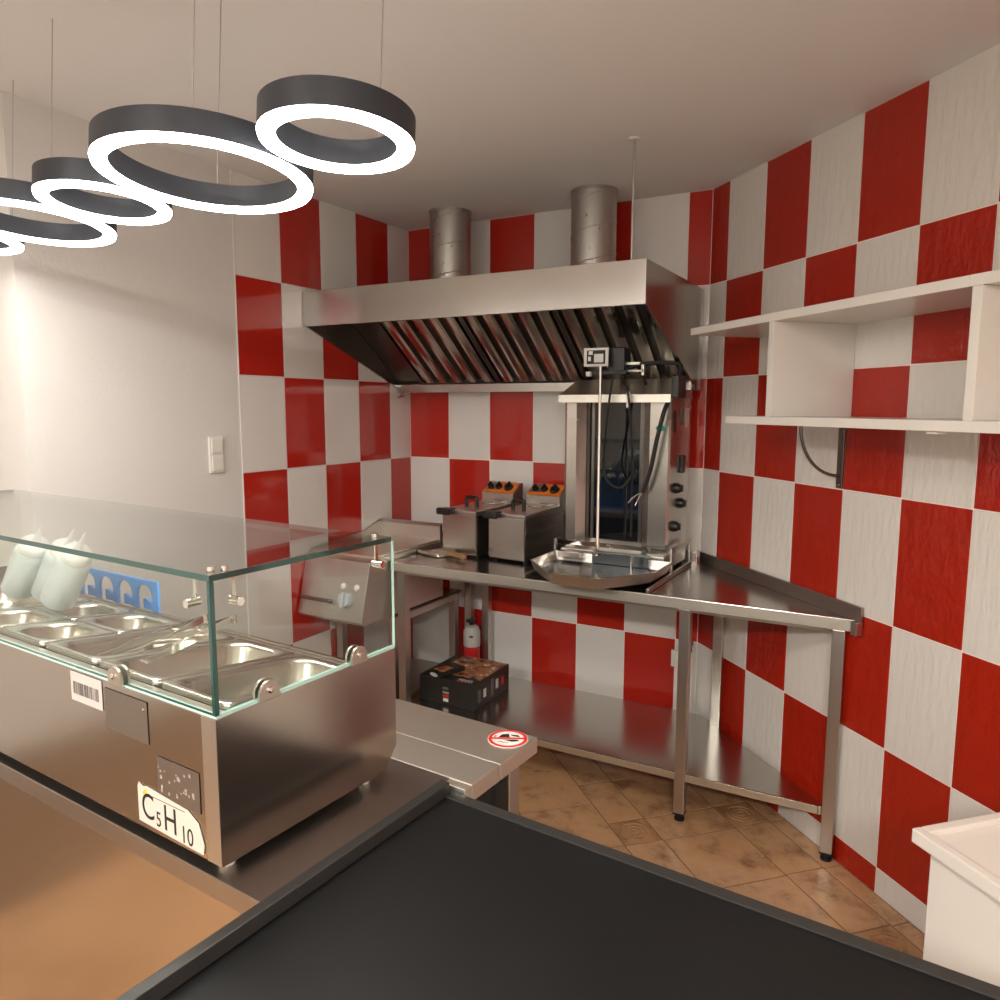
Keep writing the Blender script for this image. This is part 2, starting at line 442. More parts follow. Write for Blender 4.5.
for i in range(NF):
    x0 = .17 + i * fw; fb = H(); MM = Matrix.Translation((0, -.118, 1.685)) @ Matrix(((1, 0, 0), (0, fdir.y, fnorm.y), (0, fdir.z, fnorm.z))).to_4x4()
    fb.box((x0 + .002, 0, -.012), (x0 + fw - .002, .016, .012), M=MM).box((x0 + .002, flen - .02, -.012), (x0 + fw - .002, flen, .012), M=MM)
    fb.box((x0 + .002, .016, -.012), (x0 + .012, flen - .02, .012), M=MM).box((x0 + fw - .012, .016, -.012), (x0 + fw - .002, flen - .02, .012), M=MM)
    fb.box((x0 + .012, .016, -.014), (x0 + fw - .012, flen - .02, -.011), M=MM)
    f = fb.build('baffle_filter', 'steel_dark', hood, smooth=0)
    for k in range(5):
        xs = x0 + .012 + (fw - .024) * (k + .5) / 5
        pos = Vector((xs, -.118, 1.685)) + fdir * .015 - fnorm * .009 - Vector(L)
        link('baffle_slat', slat, f, loc=pos, rot=eul)

for x, gx in ((.405, 'spiral duct nearer the white wall'), (1.145, 'spiral duct beside the support rod')):
    y = -.215; r = .098
    d = thing('ventilation_duct', 'round galvanised ' + gx + ' rising from the hood', 'duct', (x, y, 2.07), group=None)
    b = MB()
    b.lathe([(r - .002, 0), (r, 0), (r, CEIL - 2.07), (r - .002, CEIL - 2.07)], seg=40).build('tube', 'galvanised', d)
    pts = []
    for k in range(0, 97):
        a = 2 * PI * k / 32; z = .012 + .40 * k / 96
        pts.append((r * math.cos(a), r * math.sin(a), z))
    MB().tube(pts, .0028, 6).build('spiral_seam', 'galvanised', d)
    MB().lathe([(r + .001, 0), (r + .008, 0), (r + .008, .006), (r + .001, .012)], seg=40).build('collar', 'galvanised', d)
    MB().lathe([(r + .001, CEIL - 2.07 - .012), (r + .004, CEIL - 2.07 - .010), (r + .004, CEIL - 2.07 - .001), (r + .001, CEIL - 2.07)], seg=40).build('collar', 'galvanised', d)
rod = thing('hood_support_rod', 'thin threaded rod hanging the hood from the ceiling', 'rod', (1.512, -.755, 2.07))
MB().tube([(0, 0, 0), (0, 0, CEIL - 2.07)], .0045, 8).build('rod', 'galvanised', rod)
MB().lathe([(0, .41), (.018, .412), (.018, .419), (0, .42)], seg=16).build('anchor_plate', 'white_plastic', rod)
MB().prism([(.009 * math.cos(k * PI / 3), .009 * math.sin(k * PI / 3)) for k in range(6)], 0, .008).build('nut', 'galvanised', rod)

# ------------------------------------------------------------------ corner worktable
T = .87
L = (1.3, -.35, 0)
tb = thing('worktable', 'long stainless steel corner worktable carrying the fryers and kebab grill', 'worktable', L)
def B(): return MB(L)
top = [(.388, -.70), (2.29, -.70), (2.316, -.722), (2.316, -.722), (1.60, -.006), (.388, -.006)]
top = [(.388, -.70), (2.300, -.70), (2.300, -.7035), (1.5985, -.004), (.388, -.004)]
top = [(.388, -.70), (2.297, -.70), (1.601, -.004), (.388, -.004)]
B().prism(top, T - .042, T, bev=.0025).build('top', 'steel_top', tb)
B().box((.389, -.7016, T - .040), (2.296, -.7002, T - .0025)).build('lit_front_edge', 'steel_pale', tb)  # thin added plate; light on the table front is put into its paler colour
B().box((.421, -.6766, .157), (2.205, -.6752, .1845)).build('lit_shelf_edge', 'steel_pale', tb)  # same for the undershelf: paler plate stands in for the lit edge
B().box((.45, -.675, T - .056), (2.2, -.64, T - .0425)).build('stiffener', 'steel', tb)
# upstands along the back wall and along the angled wall
B().box((.40, -.016, T), (1.59, -.004, T + .05), .002).build('upstand', 'steel', tb)
m45 = Matrix.Translation((XR, 0, 0)) @ Matrix.Rotation(-PI / 4, 4, 'Z')
B().box((.02, -.016, T - .0), (1.012, -.005, T + .05), .002, M=m45).build('upstand', 'steel_worn', tb)
B().box((.985, -.03, T - .045), (1.012, -.005, T + .0), .002, M=m45).build('end_cap', 'steel', tb)
us = [(.42, -.675), (2.21, -.675), (2.235, -.67), (1.655, -.09), (.42, -.09)]
B().prism(us, .155, .187, bev=.002).build('undershelf', 'steel_top', tb)
for x, y in ((.425, -.655), (1.724, -.672), (2.242, -.675), (.412, -.06), (.515, -.055), (1.735, -.17)):
    lg = B().box((x - .02, y - .02, .03), (x + .02, y + .02, T - .0425), .003).build('leg', 'steel', tb)
    B().lathe([(0, .03), (.014, .03), (.014, .012), (.019, .01), (.019, 0), (0, 0)], (x, y, 0), 16).box((x - .021, y - .021, .026), (x + .021, y + .021, .032)).build('foot', 'black_rubber', lg)

# ------------------------------------------------------------------ griddle and its stand
L = (.19, -.4, 0)
st = thing('griddle_stand', 'low steel stand with square legs under the griddle', 'stand', L)
def S(): return MB(L)
S().box((.01, -.66, .565), (.378, -.645, .605), .002).build('rail', 'steel', st)
S().box((.362, -.645, .565), (.378, -.11, .605), .002).build('rail', 'steel', st)
S().box((.01, -.645, .565), (.026, -.11, .605), .002).build('rail', 'steel', st)
S().box((.01, -.66, .598), (.378, -.09, .607)).build('top_plate', 'steel_dark', st)
S().box((.02, -.64, .18), (.37, -.10, .19)).build('lower_shelf', 'steel', st)
for x, y in ((.04, -.64), (.352, -.635), (.04, -.12), (.352, -.12)):
    lg = S().box((x - .019, y - .019, .02), (x + .019, y + .019, .597), .003).build('leg', 'steel', st)
    S().lathe([(0, .02), (.017, .02), (.017, 0), (0, 0)], (x, y, 0), 14).build('foot', 'black_rubber', lg)
L = (.19, -.55, .607)
gr = thing('griddle', 'stainless griddle with sloped control panel and grey dial beside the worktable', 'griddle', L)
S().prism([(-.26, .615), (-.885, .615), (-.90, .63), (-.855, .80), (-.835, .885), (-.80, .895), (-.26, .895)], .008, .378, 'x', bev=.002).build('body', 'steel', gr)
S().box((.012, -.80, .8955), (.374, -.285, .908), .003).build('griddle_plate', 'steel_pale', gr)
S().prism([(-.262, .8955), (-.262, .985), (-.27, .985), (-.285, .97), (-.285, .8955)], .008, .378, 'x').build('splash_back', 'steel', gr)
S().prism([(-.285, .8955), (-.285, .985), (-.34, .965), (-.42, .94), (-.80, .915), (-.82, .8955)], .006, .0115, 'x').build('splash_side', 'steel_worn', gr)
S().box((.03, -.905, .70), (.20, -.88, .712), .003, M=None).build('drip_drawer', 'steel_dark', gr)
for x in (.03, .33):
    for y in (-.85, -.30): S().lathe([(0, 0), (.015, 0), (.015, .0078), (0, .0078)], (x, y, .6072), 12).build('foot', 'black_rubber', gr)
# control knob and lamps sit on the sloped face (tilted plane)
tl = math.atan2(.045, .17); Rk = Matrix.Rotation(PI / 2 - tl, 4, 'X')
def on_panel(x, z): return Matrix.Translation((x, -.90 + (z - .63) * .2647 - .001, z)) @ Rk
k = S().lathe([(0, 0), (.036, 0), (.036, .006), (.030, .022), (0, .022)], M=on_panel(.278, .718), seg=28).build('control_dial', 'knob_grey', gr)
S().box((-.008, -.032, .02), (.008, .032, .034), .002, M=on_panel(.278, .718)).build('grip', 'knob_grey', k)
for x in (.252, .328): S().lathe([(0, 0), (.014, 0), (.014, .006), (.009, .010), (0, .011)], M=on_panel(x, .775), seg=18).build('indicator_lamp', 'white_plastic', gr)
S().lathe([(0, 0), (.007, 0), (.007, .012), (0, .012)], M=on_panel(.195, .70), seg=14).build('drain_knob', 'black_plastic', gr)

# ------------------------------------------------------------------ fryers
def make_fryer(label, loc, rz):
    f = thing('table_fryer', label, 'fryer', loc, rz, 'table fryers on the worktable')
    MB().box((-.098, -.19, .012), (.098, .15, .205), .004).build('body', 'steel_x', f)
    MB().box((-.0985, -.196, .014), (.0985, -.1905, .204), .003).build('front_plate', 'steel_hood', f)
    MB().prism([(-.192, .206), (-.192, .219), (.10, .232), (.10, .206)], -.097, .097, 'x', bev=.002).build('lid', 'steel', f)
    h = MB().tube(smooth_path([(-.03, -.10, .222), (-.03, -.10, .262), (-.022, -.10, .27), (.022, -.10, .27), (.03, -.10, .262), (.03, -.10, .222)], 4), .009, 8).build('lid_handle', 'black_plastic', f)
    MB().box((-.108, -.236, .196), (-.03, -.206, .228), .009).box((-.10, -.212, .206), (-.04, -.17, .226), .006).build('basket_handle', 'black_plastic', f)
    MB().tube([(.0, -.02, .236), (.07, -.02, .236), (.07, .08, .238), (.0, .08, .238)], .004, 8).build('basket_wire', 'chrome', f)
    c = MB().prism([(.10, .10), (.10, .272), (.165, .322), (.19, .322), (.19, .10)], -.094, .094, 'x', bev=.003).build('control_box', 'steel', f)
    an = math.atan2(.050, .065); pm = Matrix.Translation((0, .132, .2985)) @ Matrix.Rotation(an, 4, 'X')
    MB().box((-.020, -.036, -.001), (.090, .036, .0015), M=pm).box((-.09, -.036, -.001), (-.0205, -.020, .0015), M=pm).build('control_panel', 'orange_panel', c)
    for x, r in ((-.060, .015), (-.008, .018), (.050, .024)):
        MB().lathe([(0, 0), (r, 0), (r, .006), (r * .8, .016), (0, .017)], M=pm @ Matrix.Translation((x, 0, .001)), seg=18).box((x - .004, -r * .9, .015), (x + .004, r * .9, .025), .001, M=pm).build('dial', 'black_plastic', c)
    for sx in (-1, 1):
        for y in (-.16, .12): MB().lathe([(0, 0), (.01, 0), (.012, .0125), (0, .0125)], (sx * .08, y, 0), 12).build('foot', 'black_rubber', f)
    return f
make_fryer('table fryer with orange control panel standing nearer the griddle', (.625, -.265, T), math.radians(-7))
make_fryer('table fryer with orange control panel standing next to the kebab grill', (.872, -.262, T), math.radians(-7))

# ------------------------------------------------------------------ kebab grill
L = (1.315, -.3, T)
kg = thing('kebab_grill', 'upright steel kebab grill with vertical spit, dark glass and drip tray', 'kebab grill', L)
def K(): return MB(L)
plan = [(1.08, -.06), (1.08, -.345), (1.095, -.36), (1.140, -.36), (1.172, -.325), (1.182, -.285), (1.42, -.285), (1.432, -.325), (1.468, -.36), (1.545, -.36), (1.553, -.352), (1.553, -.06)]
K().prism(plan, .95, 1.60).build('body', 'steel_x', kg)
K().box((1.085, -.385, .888), (1.55, -.06, .949), .003).build('base', 'steel', kg)
K().box((1.186, -.289, .985), (1.417, -.2855, 1.585)).build('glass_panel', 'dark_glass', kg)
for x in (1.192, 1.41): K().box((x - .006, -.294, .985), (x + .006, -.2895, 1.585)).build('glass_trim', 'steel_dark', kg)
# canopy
cn = K().prism([(-.395, 1.585), (-.395, 1.614), (-.20, 1.685), (-.07, 1.685), (-.07, 1.601), (-.36, 1.601), (-.385, 1.585)], 1.072, 1.56, 'x', bev=.0015).build('canopy', 'steel', kg)
K().box((1.071, -.398, 1.583), (1.561, -.3955, 1.615)).build('canopy_edge', 'steel_pale', cn)
K().box((1.562, -.395, 1.60), (1.59, -.28, 1.69), .004).build('junction_box', 'black_plastic', kg)
# tray
oct_ = [(1.062, -.40), (1.062, -.64), (1.235, -.83), (1.445, -.83), (1.588, -.62), (1.588, -.40)]
def inset(poly, d):
    n = len(poly); out = []
    cx = sum(p[0] for p in poly) / n; cy = sum(p[1] for p in poly) / n
    for p in poly:
        v = Vector((p[0] - cx, p[1] - cy)); out.append((cx + v.x * (1 - d / v.length), cy + v.y * (1 - d / v.length)))
    return out
in_ = inset(oct_, .006); in2 = inset(oct_, .03)
tb_ = K().loft([[(x, y, .893) for x, y in inset(oct_, .02)], [(x, y, .937) for x, y in oct_], [(x, y, .937) for x, y in in_], [(x, y, .90) for x, y in in2]]).build('drip_tray', 'steel', kg, smooth=0)
K().box((1.10, -.45, .9205), (1.20, -.41, .945), .002).build('tray_block', 'steel_worn', tb_)
K().prism([(x, y) for x, y in inset(oct_, .034)], .9005, .903).build('tray_floor', 'steel_tray_reflection', tb_)
K().box((1.25, -.43, .905), (1.50, -.405, .955), .002).build('tray_guard', 'steel_tray_reflection', tb_)
K().tube([(1.45, -.50, .90), (1.45, -.50, .965)], .009, 10).build('drain_tap', 'chrome', tb_)
for x in (1.058, 1.578):
    K().box((x, -.40, .8875), (x + .008, -.375, .99), .001).box((x, -.39, .972), (x + .008, -.10, .99), .001).box((x, -.12, .872), (x + .008, -.10, .972), .001).box((x, -.70, .872), (x + .012, -.10, .888), .001).build('tray_bracket', 'steel', kg)
K().box((1.066, -.392, .968), (1.578, -.386, .986)).build('cross_bar', 'chrome', kg)
for x, y in ((1.10, -.36), (1.53, -.36), (1.10, -.09), (1.53, -.09)): K().lathe([(0, 0), (.014, 0), (.012, .017), (0, .017)], (x, y, .8705), 14).build('foot', 'black_rubber', kg)
# spit, motor, arm
SX, SY = 1.284, -.455
K().lathe([(0, .945), (.02, .945), (.02, .955), (.008, .96), (.008, 1.0), (.0065, 1.005), (.0065, 1.735), (0, 1.735)], (SX, SY, 0), 14).build('spit', 'chrome', kg)
mo = K().box((1.305, -.43, 1.70), (1.375, -.35, 1.805), .004).build('motor', 'black_plastic', kg)
lb = K().box((1.212, -.462, 1.728), (1.318, -.452, 1.803), .002).build('rating_plate', 'sign_white', mo)
K().box((1.226, -.4632, 1.738), (1.306, -.4622, 1.793)).build('plate_print', 'ink_black', lb)
K().box((1.258, -.4642, 1.744), (1.298, -.4633, 1.778)).box((1.234, -.4642, 1.775), (1.252, -.4633, 1.79)).box((1.232, -.4642, 1.75), (1.244, -.4633, 1.768)).build('plate_text', 'sign_white', lb)
K().box((1.225, -.47, 1.688), (1.245, -.45, 1.708), .002).build('square_knob', 'sign_white', mo)
ar = K().box((1.24, -.452, 1.695), (1.39, -.41, 1.712), .002).build('motor_arm', 'black_plastic', kg)
K().box((1.33, -.41, 1.706), (1.45, -.395, 1.713)).build('slide_bar', 'chrome', ar)
K().box((1.37, -.40, 1.735), (1.43, -.385, 1.745)).box((1.44, -.41, 1.69), (1.452, -.385, 1.735), .002).build('slide_bracket', 'steel', ar)
K().tube([(1.425, -.30, 1.66), (1.425, -.37, 1.71)], .008).build('arm_support', 'steel_dark', ar)
cab = smooth_path([(1.37, -.39, 1.72), (1.45, -.38, 1.738), (1.54, -.36, 1.742), (1.582, -.35, 1.73), (1.578, -.34, 1.69)], 8)
K().tube(cab, .009, 10).build('power_cable', 'black_rubber', kg)
cab = smooth_path([(1.545, -.378, 1.584), (1.535, -.40, 1.54), (1.515, -.41, 1.44), (1.49, -.41, 1.31), (1.46, -.41, 1.215)], 8)
c1 = K().tube(cab, .009, 10).build('power_cable', 'black_rubber', kg)
e = Vector((1.46, -.41, 1.215))
for dx, dz in ((-.05, -.03), (-.03, -.055), (-.06, -.045)):
    K().tube(smooth_path([e, e + Vector((dx * .5, 0, dz * .35)), e + Vector((dx, -.005, dz))], 4), .003, 6).build('wire_end', 'chrome', c1)
for pth in ([(1.33, -.43, 1.70), (1.31, -.43, 1.55), (1.285, -.40, 1.35), (1.30, -.40, 1.26), (1.36, -.40, 1.23), (1.40, -.38, 1.28)], [(1.37, -.41, 1.70), (1.375, -.42, 1.66), (1.395, -.43, 1.62), (1.405, -.40, 1.42), (1.40, -.37, 1.25), (1.40, -.37, 1.02)]):
    K().tube(smooth_path(pth, 6), .005, 8).build('power_cable', 'black_rubber', kg)
K().box((1.385, -.425, 1.56), (1.40, -.412, 1.63), .003).build('cable_clip', 'steel', kg)
# right side: dials, switch, stickers
Rx = Matrix.Rotation(PI / 2, 4, 'Y')
for y, z in ((-.255, 1.225), (-.195, 1.155), (-.275, 1.065)):
    kn = K().lathe([(0, 0), (.023, 0), (.023, .008), (.016, .022), (0, .023)], M=Matrix.Translation((1.553, y, z)) @ Rx, seg=18).build('dial', 'black_plastic', kg)
    K().box((1.575, y - .003, z - .014), (1.584, y + .003, z + .014), .001).build('grip', 'black_plastic', kn)
K().box((1.5532, -.21, 1.285), (1.566, -.165, 1.36), .003).build('switch', 'black_plastic', kg)
K().box((1.5531, -.32, 1.46), (1.5541, -.285, 1.55)).build('sticker', 'cabinet_dark', kg)
K().box((1.5531, -.22, 1.49), (1.5541, -.17, 1.56)).build('sticker', 'ink_grey', kg)
K().box((1.5531, -.14, 1.48), (1.5541, -.09, 1.56)).build('sticker', 'label_white', kg)
K().lathe([(0, 0), (.016, 0), (.016, .0015), (0, .0015)], M=Matrix.Translation((1.512, -.3605, 1.478)) @ Matrix.Rotation(PI / 2, 4, 'X') @ Matrix.Diagonal((1.3, .8, 1, 1)), seg=20).build('badge', 'green_badge', kg)
K().box((1.103, -.3612, 1.508), (1.150, -.3602, 1.511)).build('panel_mark', 'label_pink', kg)

# ------------------------------------------------------------------ small things on and under the table
L = (.585, -.50, T)
sc = thing('meat_scoop', 'flat steel scoop with a wooden handle lying by the fryer', 'scoop', L, math.radians(-24))
MB().loft([[(-.19, -.065, .004), (-.03, -.05, .004), (-.03, .05, .004), (-.19, .065, .004)], [(-.19, -.068, .010), (-.03, -.05, .012), (-.03, .05, .012), (-.19, .068, .010)]]).box((-.19, -.068, .008), (-.03, -.064, .02)).box((-.19, .064, .008), (-.03, .068, .02)).box((-.034, -.05, .008), (-.03, .05, .03)).build('blade', 'steel_pale', sc)
MB().box((-.03, -.012, .012), (.11, .012, .032), .006).build('handle', 'wood', sc)

L = (.59, -.4, .187)
bx = thing('cardboard_carton', 'black printed carton with food picture lying on the undershelf', 'box', L)
def BX(): return MB(L)
BX().box((.445, -.565, .1875), (.745, -.235, .312), .002).build('carton', 'card_black', bx)
BX().box((.49, -.50, .3122), (.742, -.24, .3132)).build('food_picture', 'food_print', bx)
BX().box((.575, -.5662, .225), (.607, -.5652, .238), 0).build('red_stripe', 'card_red', bx)
BX().box((.577, -.5662, .205), (.605, -.5652, .220), 0).build('white_patch', 'card_white', bx)
tm = text_mesh('FINO', .0145, 'board_text')
link('carton_print', tm, bx, loc=(.5745 - L[0], -.5656 - L[1], .243 - L[2]), rot=(PI / 2, 0, 0))
g_ = BX()
for k in range(4): g_.box((.575 + .008 * k, -.5658, .262 + .003 * (k % 2)), (.581 + .008 * k, -.5652, .274))
g_.build('carton_print', 'ink_grey', bx)
tm2 = text_mesh('FINO', .032, 'board_text')
link('carton_print', tm2, bx, loc=(.645 - L[0], -.548 - L[1], .3128 - L[2]), rot=(0, 0, 0))
BX().box((.645, -.559, .3122), (.70, -.553, .3128)).build('red_stripe', 'card_red', bx)
for y, z0, z1, m_ in ((-.52, .215, .275, 'ink_grey'), (-.47, .225, .265, 'board_text'), (-.40, .205, .29, 'ink_grey'), (-.355, .23, .275, 'board_text'), (-.30, .23, .27, 'card_red')):
    BX().box((.7452, y - .012, z0), (.746, y + .012, z1)).build('side_print', m_, bx)
pk = thing('meat_packet', 'small dark packet with picture on top of the carton', 'packet', (.545, -.50, .3134), math.radians(-14))
MB().box((-.045, -.07, 0), (.045, .09, .022), .006).build('packet', 'card_black', pk)
MB().box((-.04, -.04, .0222), (.03, .03, .0232)).build('picture', 'food_print', pk)
MB().lathe([(0, 0), (.026, 0), (.026, .001), (0, .001)], M=Matrix.Translation((0, -.0705, .011)) @ Matrix.Rotation(PI / 2, 4, 'X') @ Matrix.Diagonal((1, .36, 1, 1)), seg=20).build('window', 'label_pink', pk)

ex = thing('fire_extinguisher', 'small fire extinguisher with grey shoulder behind the table leg', 'fire extinguisher', (.475, -.140, .187))
MB().lathe([(0, 0), (.042, 0), (.042, .15), (0, .15)], seg=28).build('bottom', 'extinguisher_red', ex)
MB().lathe([(0, .15), (.044, .15), (.044, .225), (.034, .25), (.018, .26), (0, .26)], seg=28).build('tank', 'grey_paint', ex)
MB().lathe([(.012, .26), (.014, .26), (.014, .28), (0, .28)], seg=14).box((-.012, -.04, .28), (.012, .015, .295), .003).build('valve', 'black_plastic', ex)
MB().box((.012, -.0455, .205), (.032, -.042, .212)).build('mark', 'ink_black', ex)

so = thing('wall_socket', 'white wall socket on the tiles behind the table leg', 'socket', (1.525, -.0005, .40))
MB().box((-.04, -.012, -.04), (.04, 0, .04), .004).build('plate', 'white_plastic', so)
MB().lathe([(0, 0), (.020, 0), (.018, .004), (0, .004)], M=Matrix.Translation((0, -.0125, 0)) @ Matrix.Rotation(PI / 2, 4, 'X'), seg=20).build('insert', 'white_plastic', so)
pp = thing('pipe_cover', 'white pipe with curved chrome elbow in the tiled corner', 'pipe', (1.582, -.05, .187))
MB().tube([(0, 0, 0), (0, 0, .27)], .014, 12).build('pipe', 'white_plastic', pp)
MB().tube(smooth_path([(0, 0, .27), (0, .005, .30), (-.01, .02, .318), (-.02, .045, .322)], 5), .016, 12).build('elbow', 'chrome', pp)

# ------------------------------------------------------------------ service counter (frame of the display case: ex tilted -3.8 deg)
TH = -.067
CO = (1.573, -2.658)
CT = .865
ct = thing('service_counter', 'stainless steel service counter under the glass display case', 'counter', (CO[0], CO[1], 0), TH)
XL = -1.52
MB().box((XL, .53, CT - .035), (.148, .675, CT - .0005), .002).build('worktop_rear', 'steel_pale', ct)
MB().box((XL, .432, CT - .035), (.148, .5285, CT - .0005), .002).build('worktop_middle', 'steel_pale', ct)
MB().box((XL, -.006, CT - .035), (.098, .4305, CT), .002).build('worktop_front', 'steel_worn', ct)
MB().box((.0985, .410, CT - .036), (.1478, .431, CT - .001), .002).build('worktop_end', 'steel_pale', ct)
MB().box((XL, .0, .10), (.09, .02, CT - .036), .002).build('front_cladding', 'steel_case', ct)
MB().box((XL, .02, .10), (.09, .60, CT - .036)).build('cabinet_body', 'cabinet_dark', ct)
MB().box((XL, .04, .0), (.07, .56, .10)).build('plinth', 'cabinet_dark', ct)
lg = MB().box((.085, .60, .025), (.125, .64, CT - .036), .003).build('leg', 'steel', ct)
MB().lathe([(0, 0), (.016, 0), (.016, .025), (0, .025)], (.105, .62, 0), 14).build('foot', 'black_rubber', lg)
# sign
sg = MB().lathe([(0, 0), (.043, 0), (.043, .0008), (0, .0009)], (.100, .633, CT), 40).build('prohibition_sign', 'sign_white', ct, label='round red and white prohibition sticker')
MB().lathe([(.0345, .001), (.0415, .001), (.0415, .0014), (.0345, .0014), (.0345, .001)], (.100, .633, CT), 40).build('red_ring', 'sign_red', sg)
Ms = Matrix.Translation((.100, .633, CT)) @ Matrix.Rotation(math.radians(32), 4, 'Z')
MB().box((-.036, -.0035, .0015), (.036, .0035, .0019), M=Ms).build('red_bar', 'sign_red', sg)
MB().prism([(-.020, .006), (-.012, .020), (.002, .022), (.004, .006)], .001, .0013, M=Ms).prism([(.006, .018), (.022, .016), (.026, .007), (.010, .012)], .001, .0013, M=Ms).prism([(-.012, -.006), (.02, -.006), (.024, -.012), (.008, -.016), (-.002, -.010)], .001, .0013, M=Ms).prism([(-.030, .010), (-.026, .014), (-.024, .012), (-.028, .008)], .001, .0013, M=Ms).build('pictogram', 'ink_black', sg)
MB().prism([(-.022, -.014), (-.010, -.015), (-.012, -.018), (-.022, -.016)], .001, .0013, M=Ms).prism([(-.012, -.019), (.002, -.02), (.0, -.022), (-.012, -.021)], .001, .0013, M=Ms).build('pictogram', 'ink_grey', sg)

# black counter that carries on to the right of it
bc = thing('black_counter', 'matt black counter with raised edge strip joining the steel counter', 'counter', (CO[0], CO[1], 0), TH)
MB().box((.102, -.36, .80), (.98, .352, .835), .003).build('slab_core', 'cabinet_dark', bc)
MB().prism([(.102, -.36), (.98, -.36), (.98, .395), (.102, .408)], .8355, .852, bev=.003).build('slab', 'black_top', bc)
MB().prism([(.10, -.36), (.119, -.36), (.121, .400), (.10, .402)], .8525, .876, bev=.002).build('edge_strip', 'black_rail', bc)
MB().prism([(.122, .385), (.98, .372), (.98, .395), (.122, .4075)], .8522, .8555, bev=.001).build('rear_lip', 'black_rail', bc)
MB().box((.155, -.30, .0), (.94, .33, .799)).build('base', 'cabinet_dark', bc)

# ------------------------------------------------------------------ refrigerated display case
ZB = .882
dc = thing('display_case', 'countertop refrigerated display case with glass guard and steel base', 'display case', (CO[0], CO[1], 0), TH)
CL = -1.41; HT = ZB + .230; DP = .392
YR, ZR = .385, 1.060                                # rear edge of the deck, lower than the front
MB().box((CL + .008, .0, ZB), (-.008, .008, HT), .001).build('front_panel', 'steel_case', dc)
MB().box((-.034, -.0012, ZB + .001), (-.0005, -.0002, HT - .001)).build('corner_post', 'steel', dc)
MB().prism([(.008, ZB), (.36, ZB), (DP, ZB + .04), (DP, 1.066), (DP - .006, 1.066), (DP - .006, ZB + .045), (.355, ZB + .007), (.008, ZB + .007)], CL + .008, -.008, 'x').build('rear_panel', 'steel_case', dc)
endp = [(0, ZB), (.36, ZB), (DP, ZB + .04), (DP, HT), (0, HT)]
MB().prism(endp, -.008, 0, 'x', bev=.0012).build('end_panel', 'steel_case', dc)
MB().prism(endp, CL, CL + .008, 'x', bev=.0012).build('end_panel', 'steel_case', dc)
def dz(y): return HT - .004 - (HT - .004 - ZR) * y / YR
def deck(name, x0, x1, y0, y1): MB().prism([(y0, dz(y0)), (y1, dz(y1)), (y1, dz(y1) - .003), (y0, dz(y0) - .003)], x0, x1, 'x').build(name, 'steel', dc, smooth=0)
PX = -.034; PW = .176; PG = .186
deck('deck_strip', CL + .008, -.008, .008, .042); deck('deck_strip', CL + .008, -.008, .352, YR)
deck('deck_strip', PX, -.008, .042, .352); deck('deck_strip', CL + .008, PX - 5 * PG - .375, .042, .352)
MB().box((CL + .01, .05, ZB + .01), (-.05, .34, ZB + .02)).build('well_floor', 'steel_dark', dc)
MB().box((CL + .008, .001, HT + .0), (-.001, .010, HT + .004)).build('glass_seat', 'glass_edge_pale', dc)
MB().box((-.010, .010, HT + .0), (-.001, DP, HT + .004)).build('glass_seat', 'glass_edge_pale', dc)
for x, y in ((-.03, .03), (-.03, .33), (CL + .05, .03), (CL + .05, .33)): MB().lathe([(0, 0), (.012, 0), (.014, ZB - CT - .001), (0, ZB - CT - .001)], (x, y, CT), 14).build('foot', 'white_plastic', dc)
GZ = HT + .205
pane('front_glass', (CL, -.001, HT + .005), (.0, .005, GZ), dc, label='clear front glass pane')
pane('end_glass', (-.006, .006, HT + .005), (0, DP, GZ), dc, edge='glass_edge_pale', label='clear end glass pane')
pane('end_glass', (CL, .006, HT + .005), (CL + .006, DP, GZ), dc, edge='glass_edge_pale')
pane('top_glass', (CL - .004, -.004, GZ + .0005), (.004, DP - .010, GZ + .0095), dc, label='clear top glass pane')
MB().box((-.0058, -.0018, HT + .006), (.0010, .0060, GZ - .001), .001).build('glass_joint', 'glass_edge', dc)
# half-round clamps at the foot of the glass
def half_disc(M):
    pts = [(-.019, 0), (.019, 0), (.019, .012)] + [(.019 * math.cos(a), .012 + .019 * math.sin(a)) for a in [PI * k / 12 for k in range(1, 12)]] + [(-.019, .012)]
    b = MB().prism(pts, -.0065, -.0012, 'y', bev=.001, M=M).prism(pts, .0065, .0115, 'y', bev=.001, M=M)
    o = b.build('glass_clamp', 'steel_satin', dc)
    MB().lathe([(0, 0), (.0055, 0), (.005, .003), (0, .004)], M=M @ Matrix.Translation((0, -.0065, .016)) @ Matrix.Rotation(PI / 2, 4, 'X'), seg=14).build('screw', 'chrome', o)
for x in (-.252, -.95): half_disc(Matrix.Translation((x, 0, HT + .001)))
for y in (.093, .291): half_disc(Matrix.Translation((0, y, HT + .001)) @ Matrix.Rotation(PI / 2, 4, 'Z'))
# corner brackets below the top glass
def bracket(M, stud=False):
    b = MB().box((-.003, .008, -.036), (.003, .011, -.001), M=M).tube([(0, -.007, -.038), (0, .016, -.038)], .0066, 12, M=M)
    o = b.build('top_bracket', 'chrome', dc)
    if stud: MB().tube([(0, .012, .0098), (0, .012, .018)], .006, 12, M=M).build('stud', 'chrome', o)
bracket(Matrix.Translation((-.049, 0, GZ)))
for y in (.046, .355): bracket(Matrix.Translation((0, y, GZ)) @ Matrix.Rotation(PI / 2, 4, 'Z'), y > .1)
bracket(Matrix.Translation((CL + .049, 0, GZ)))
for x, y in ((-.014, .012), (-.005, .028)): MB().tube([(x, y, GZ + .0098), (x, y, GZ + .018)], .006, 12).build('stud', 'chrome', dc)
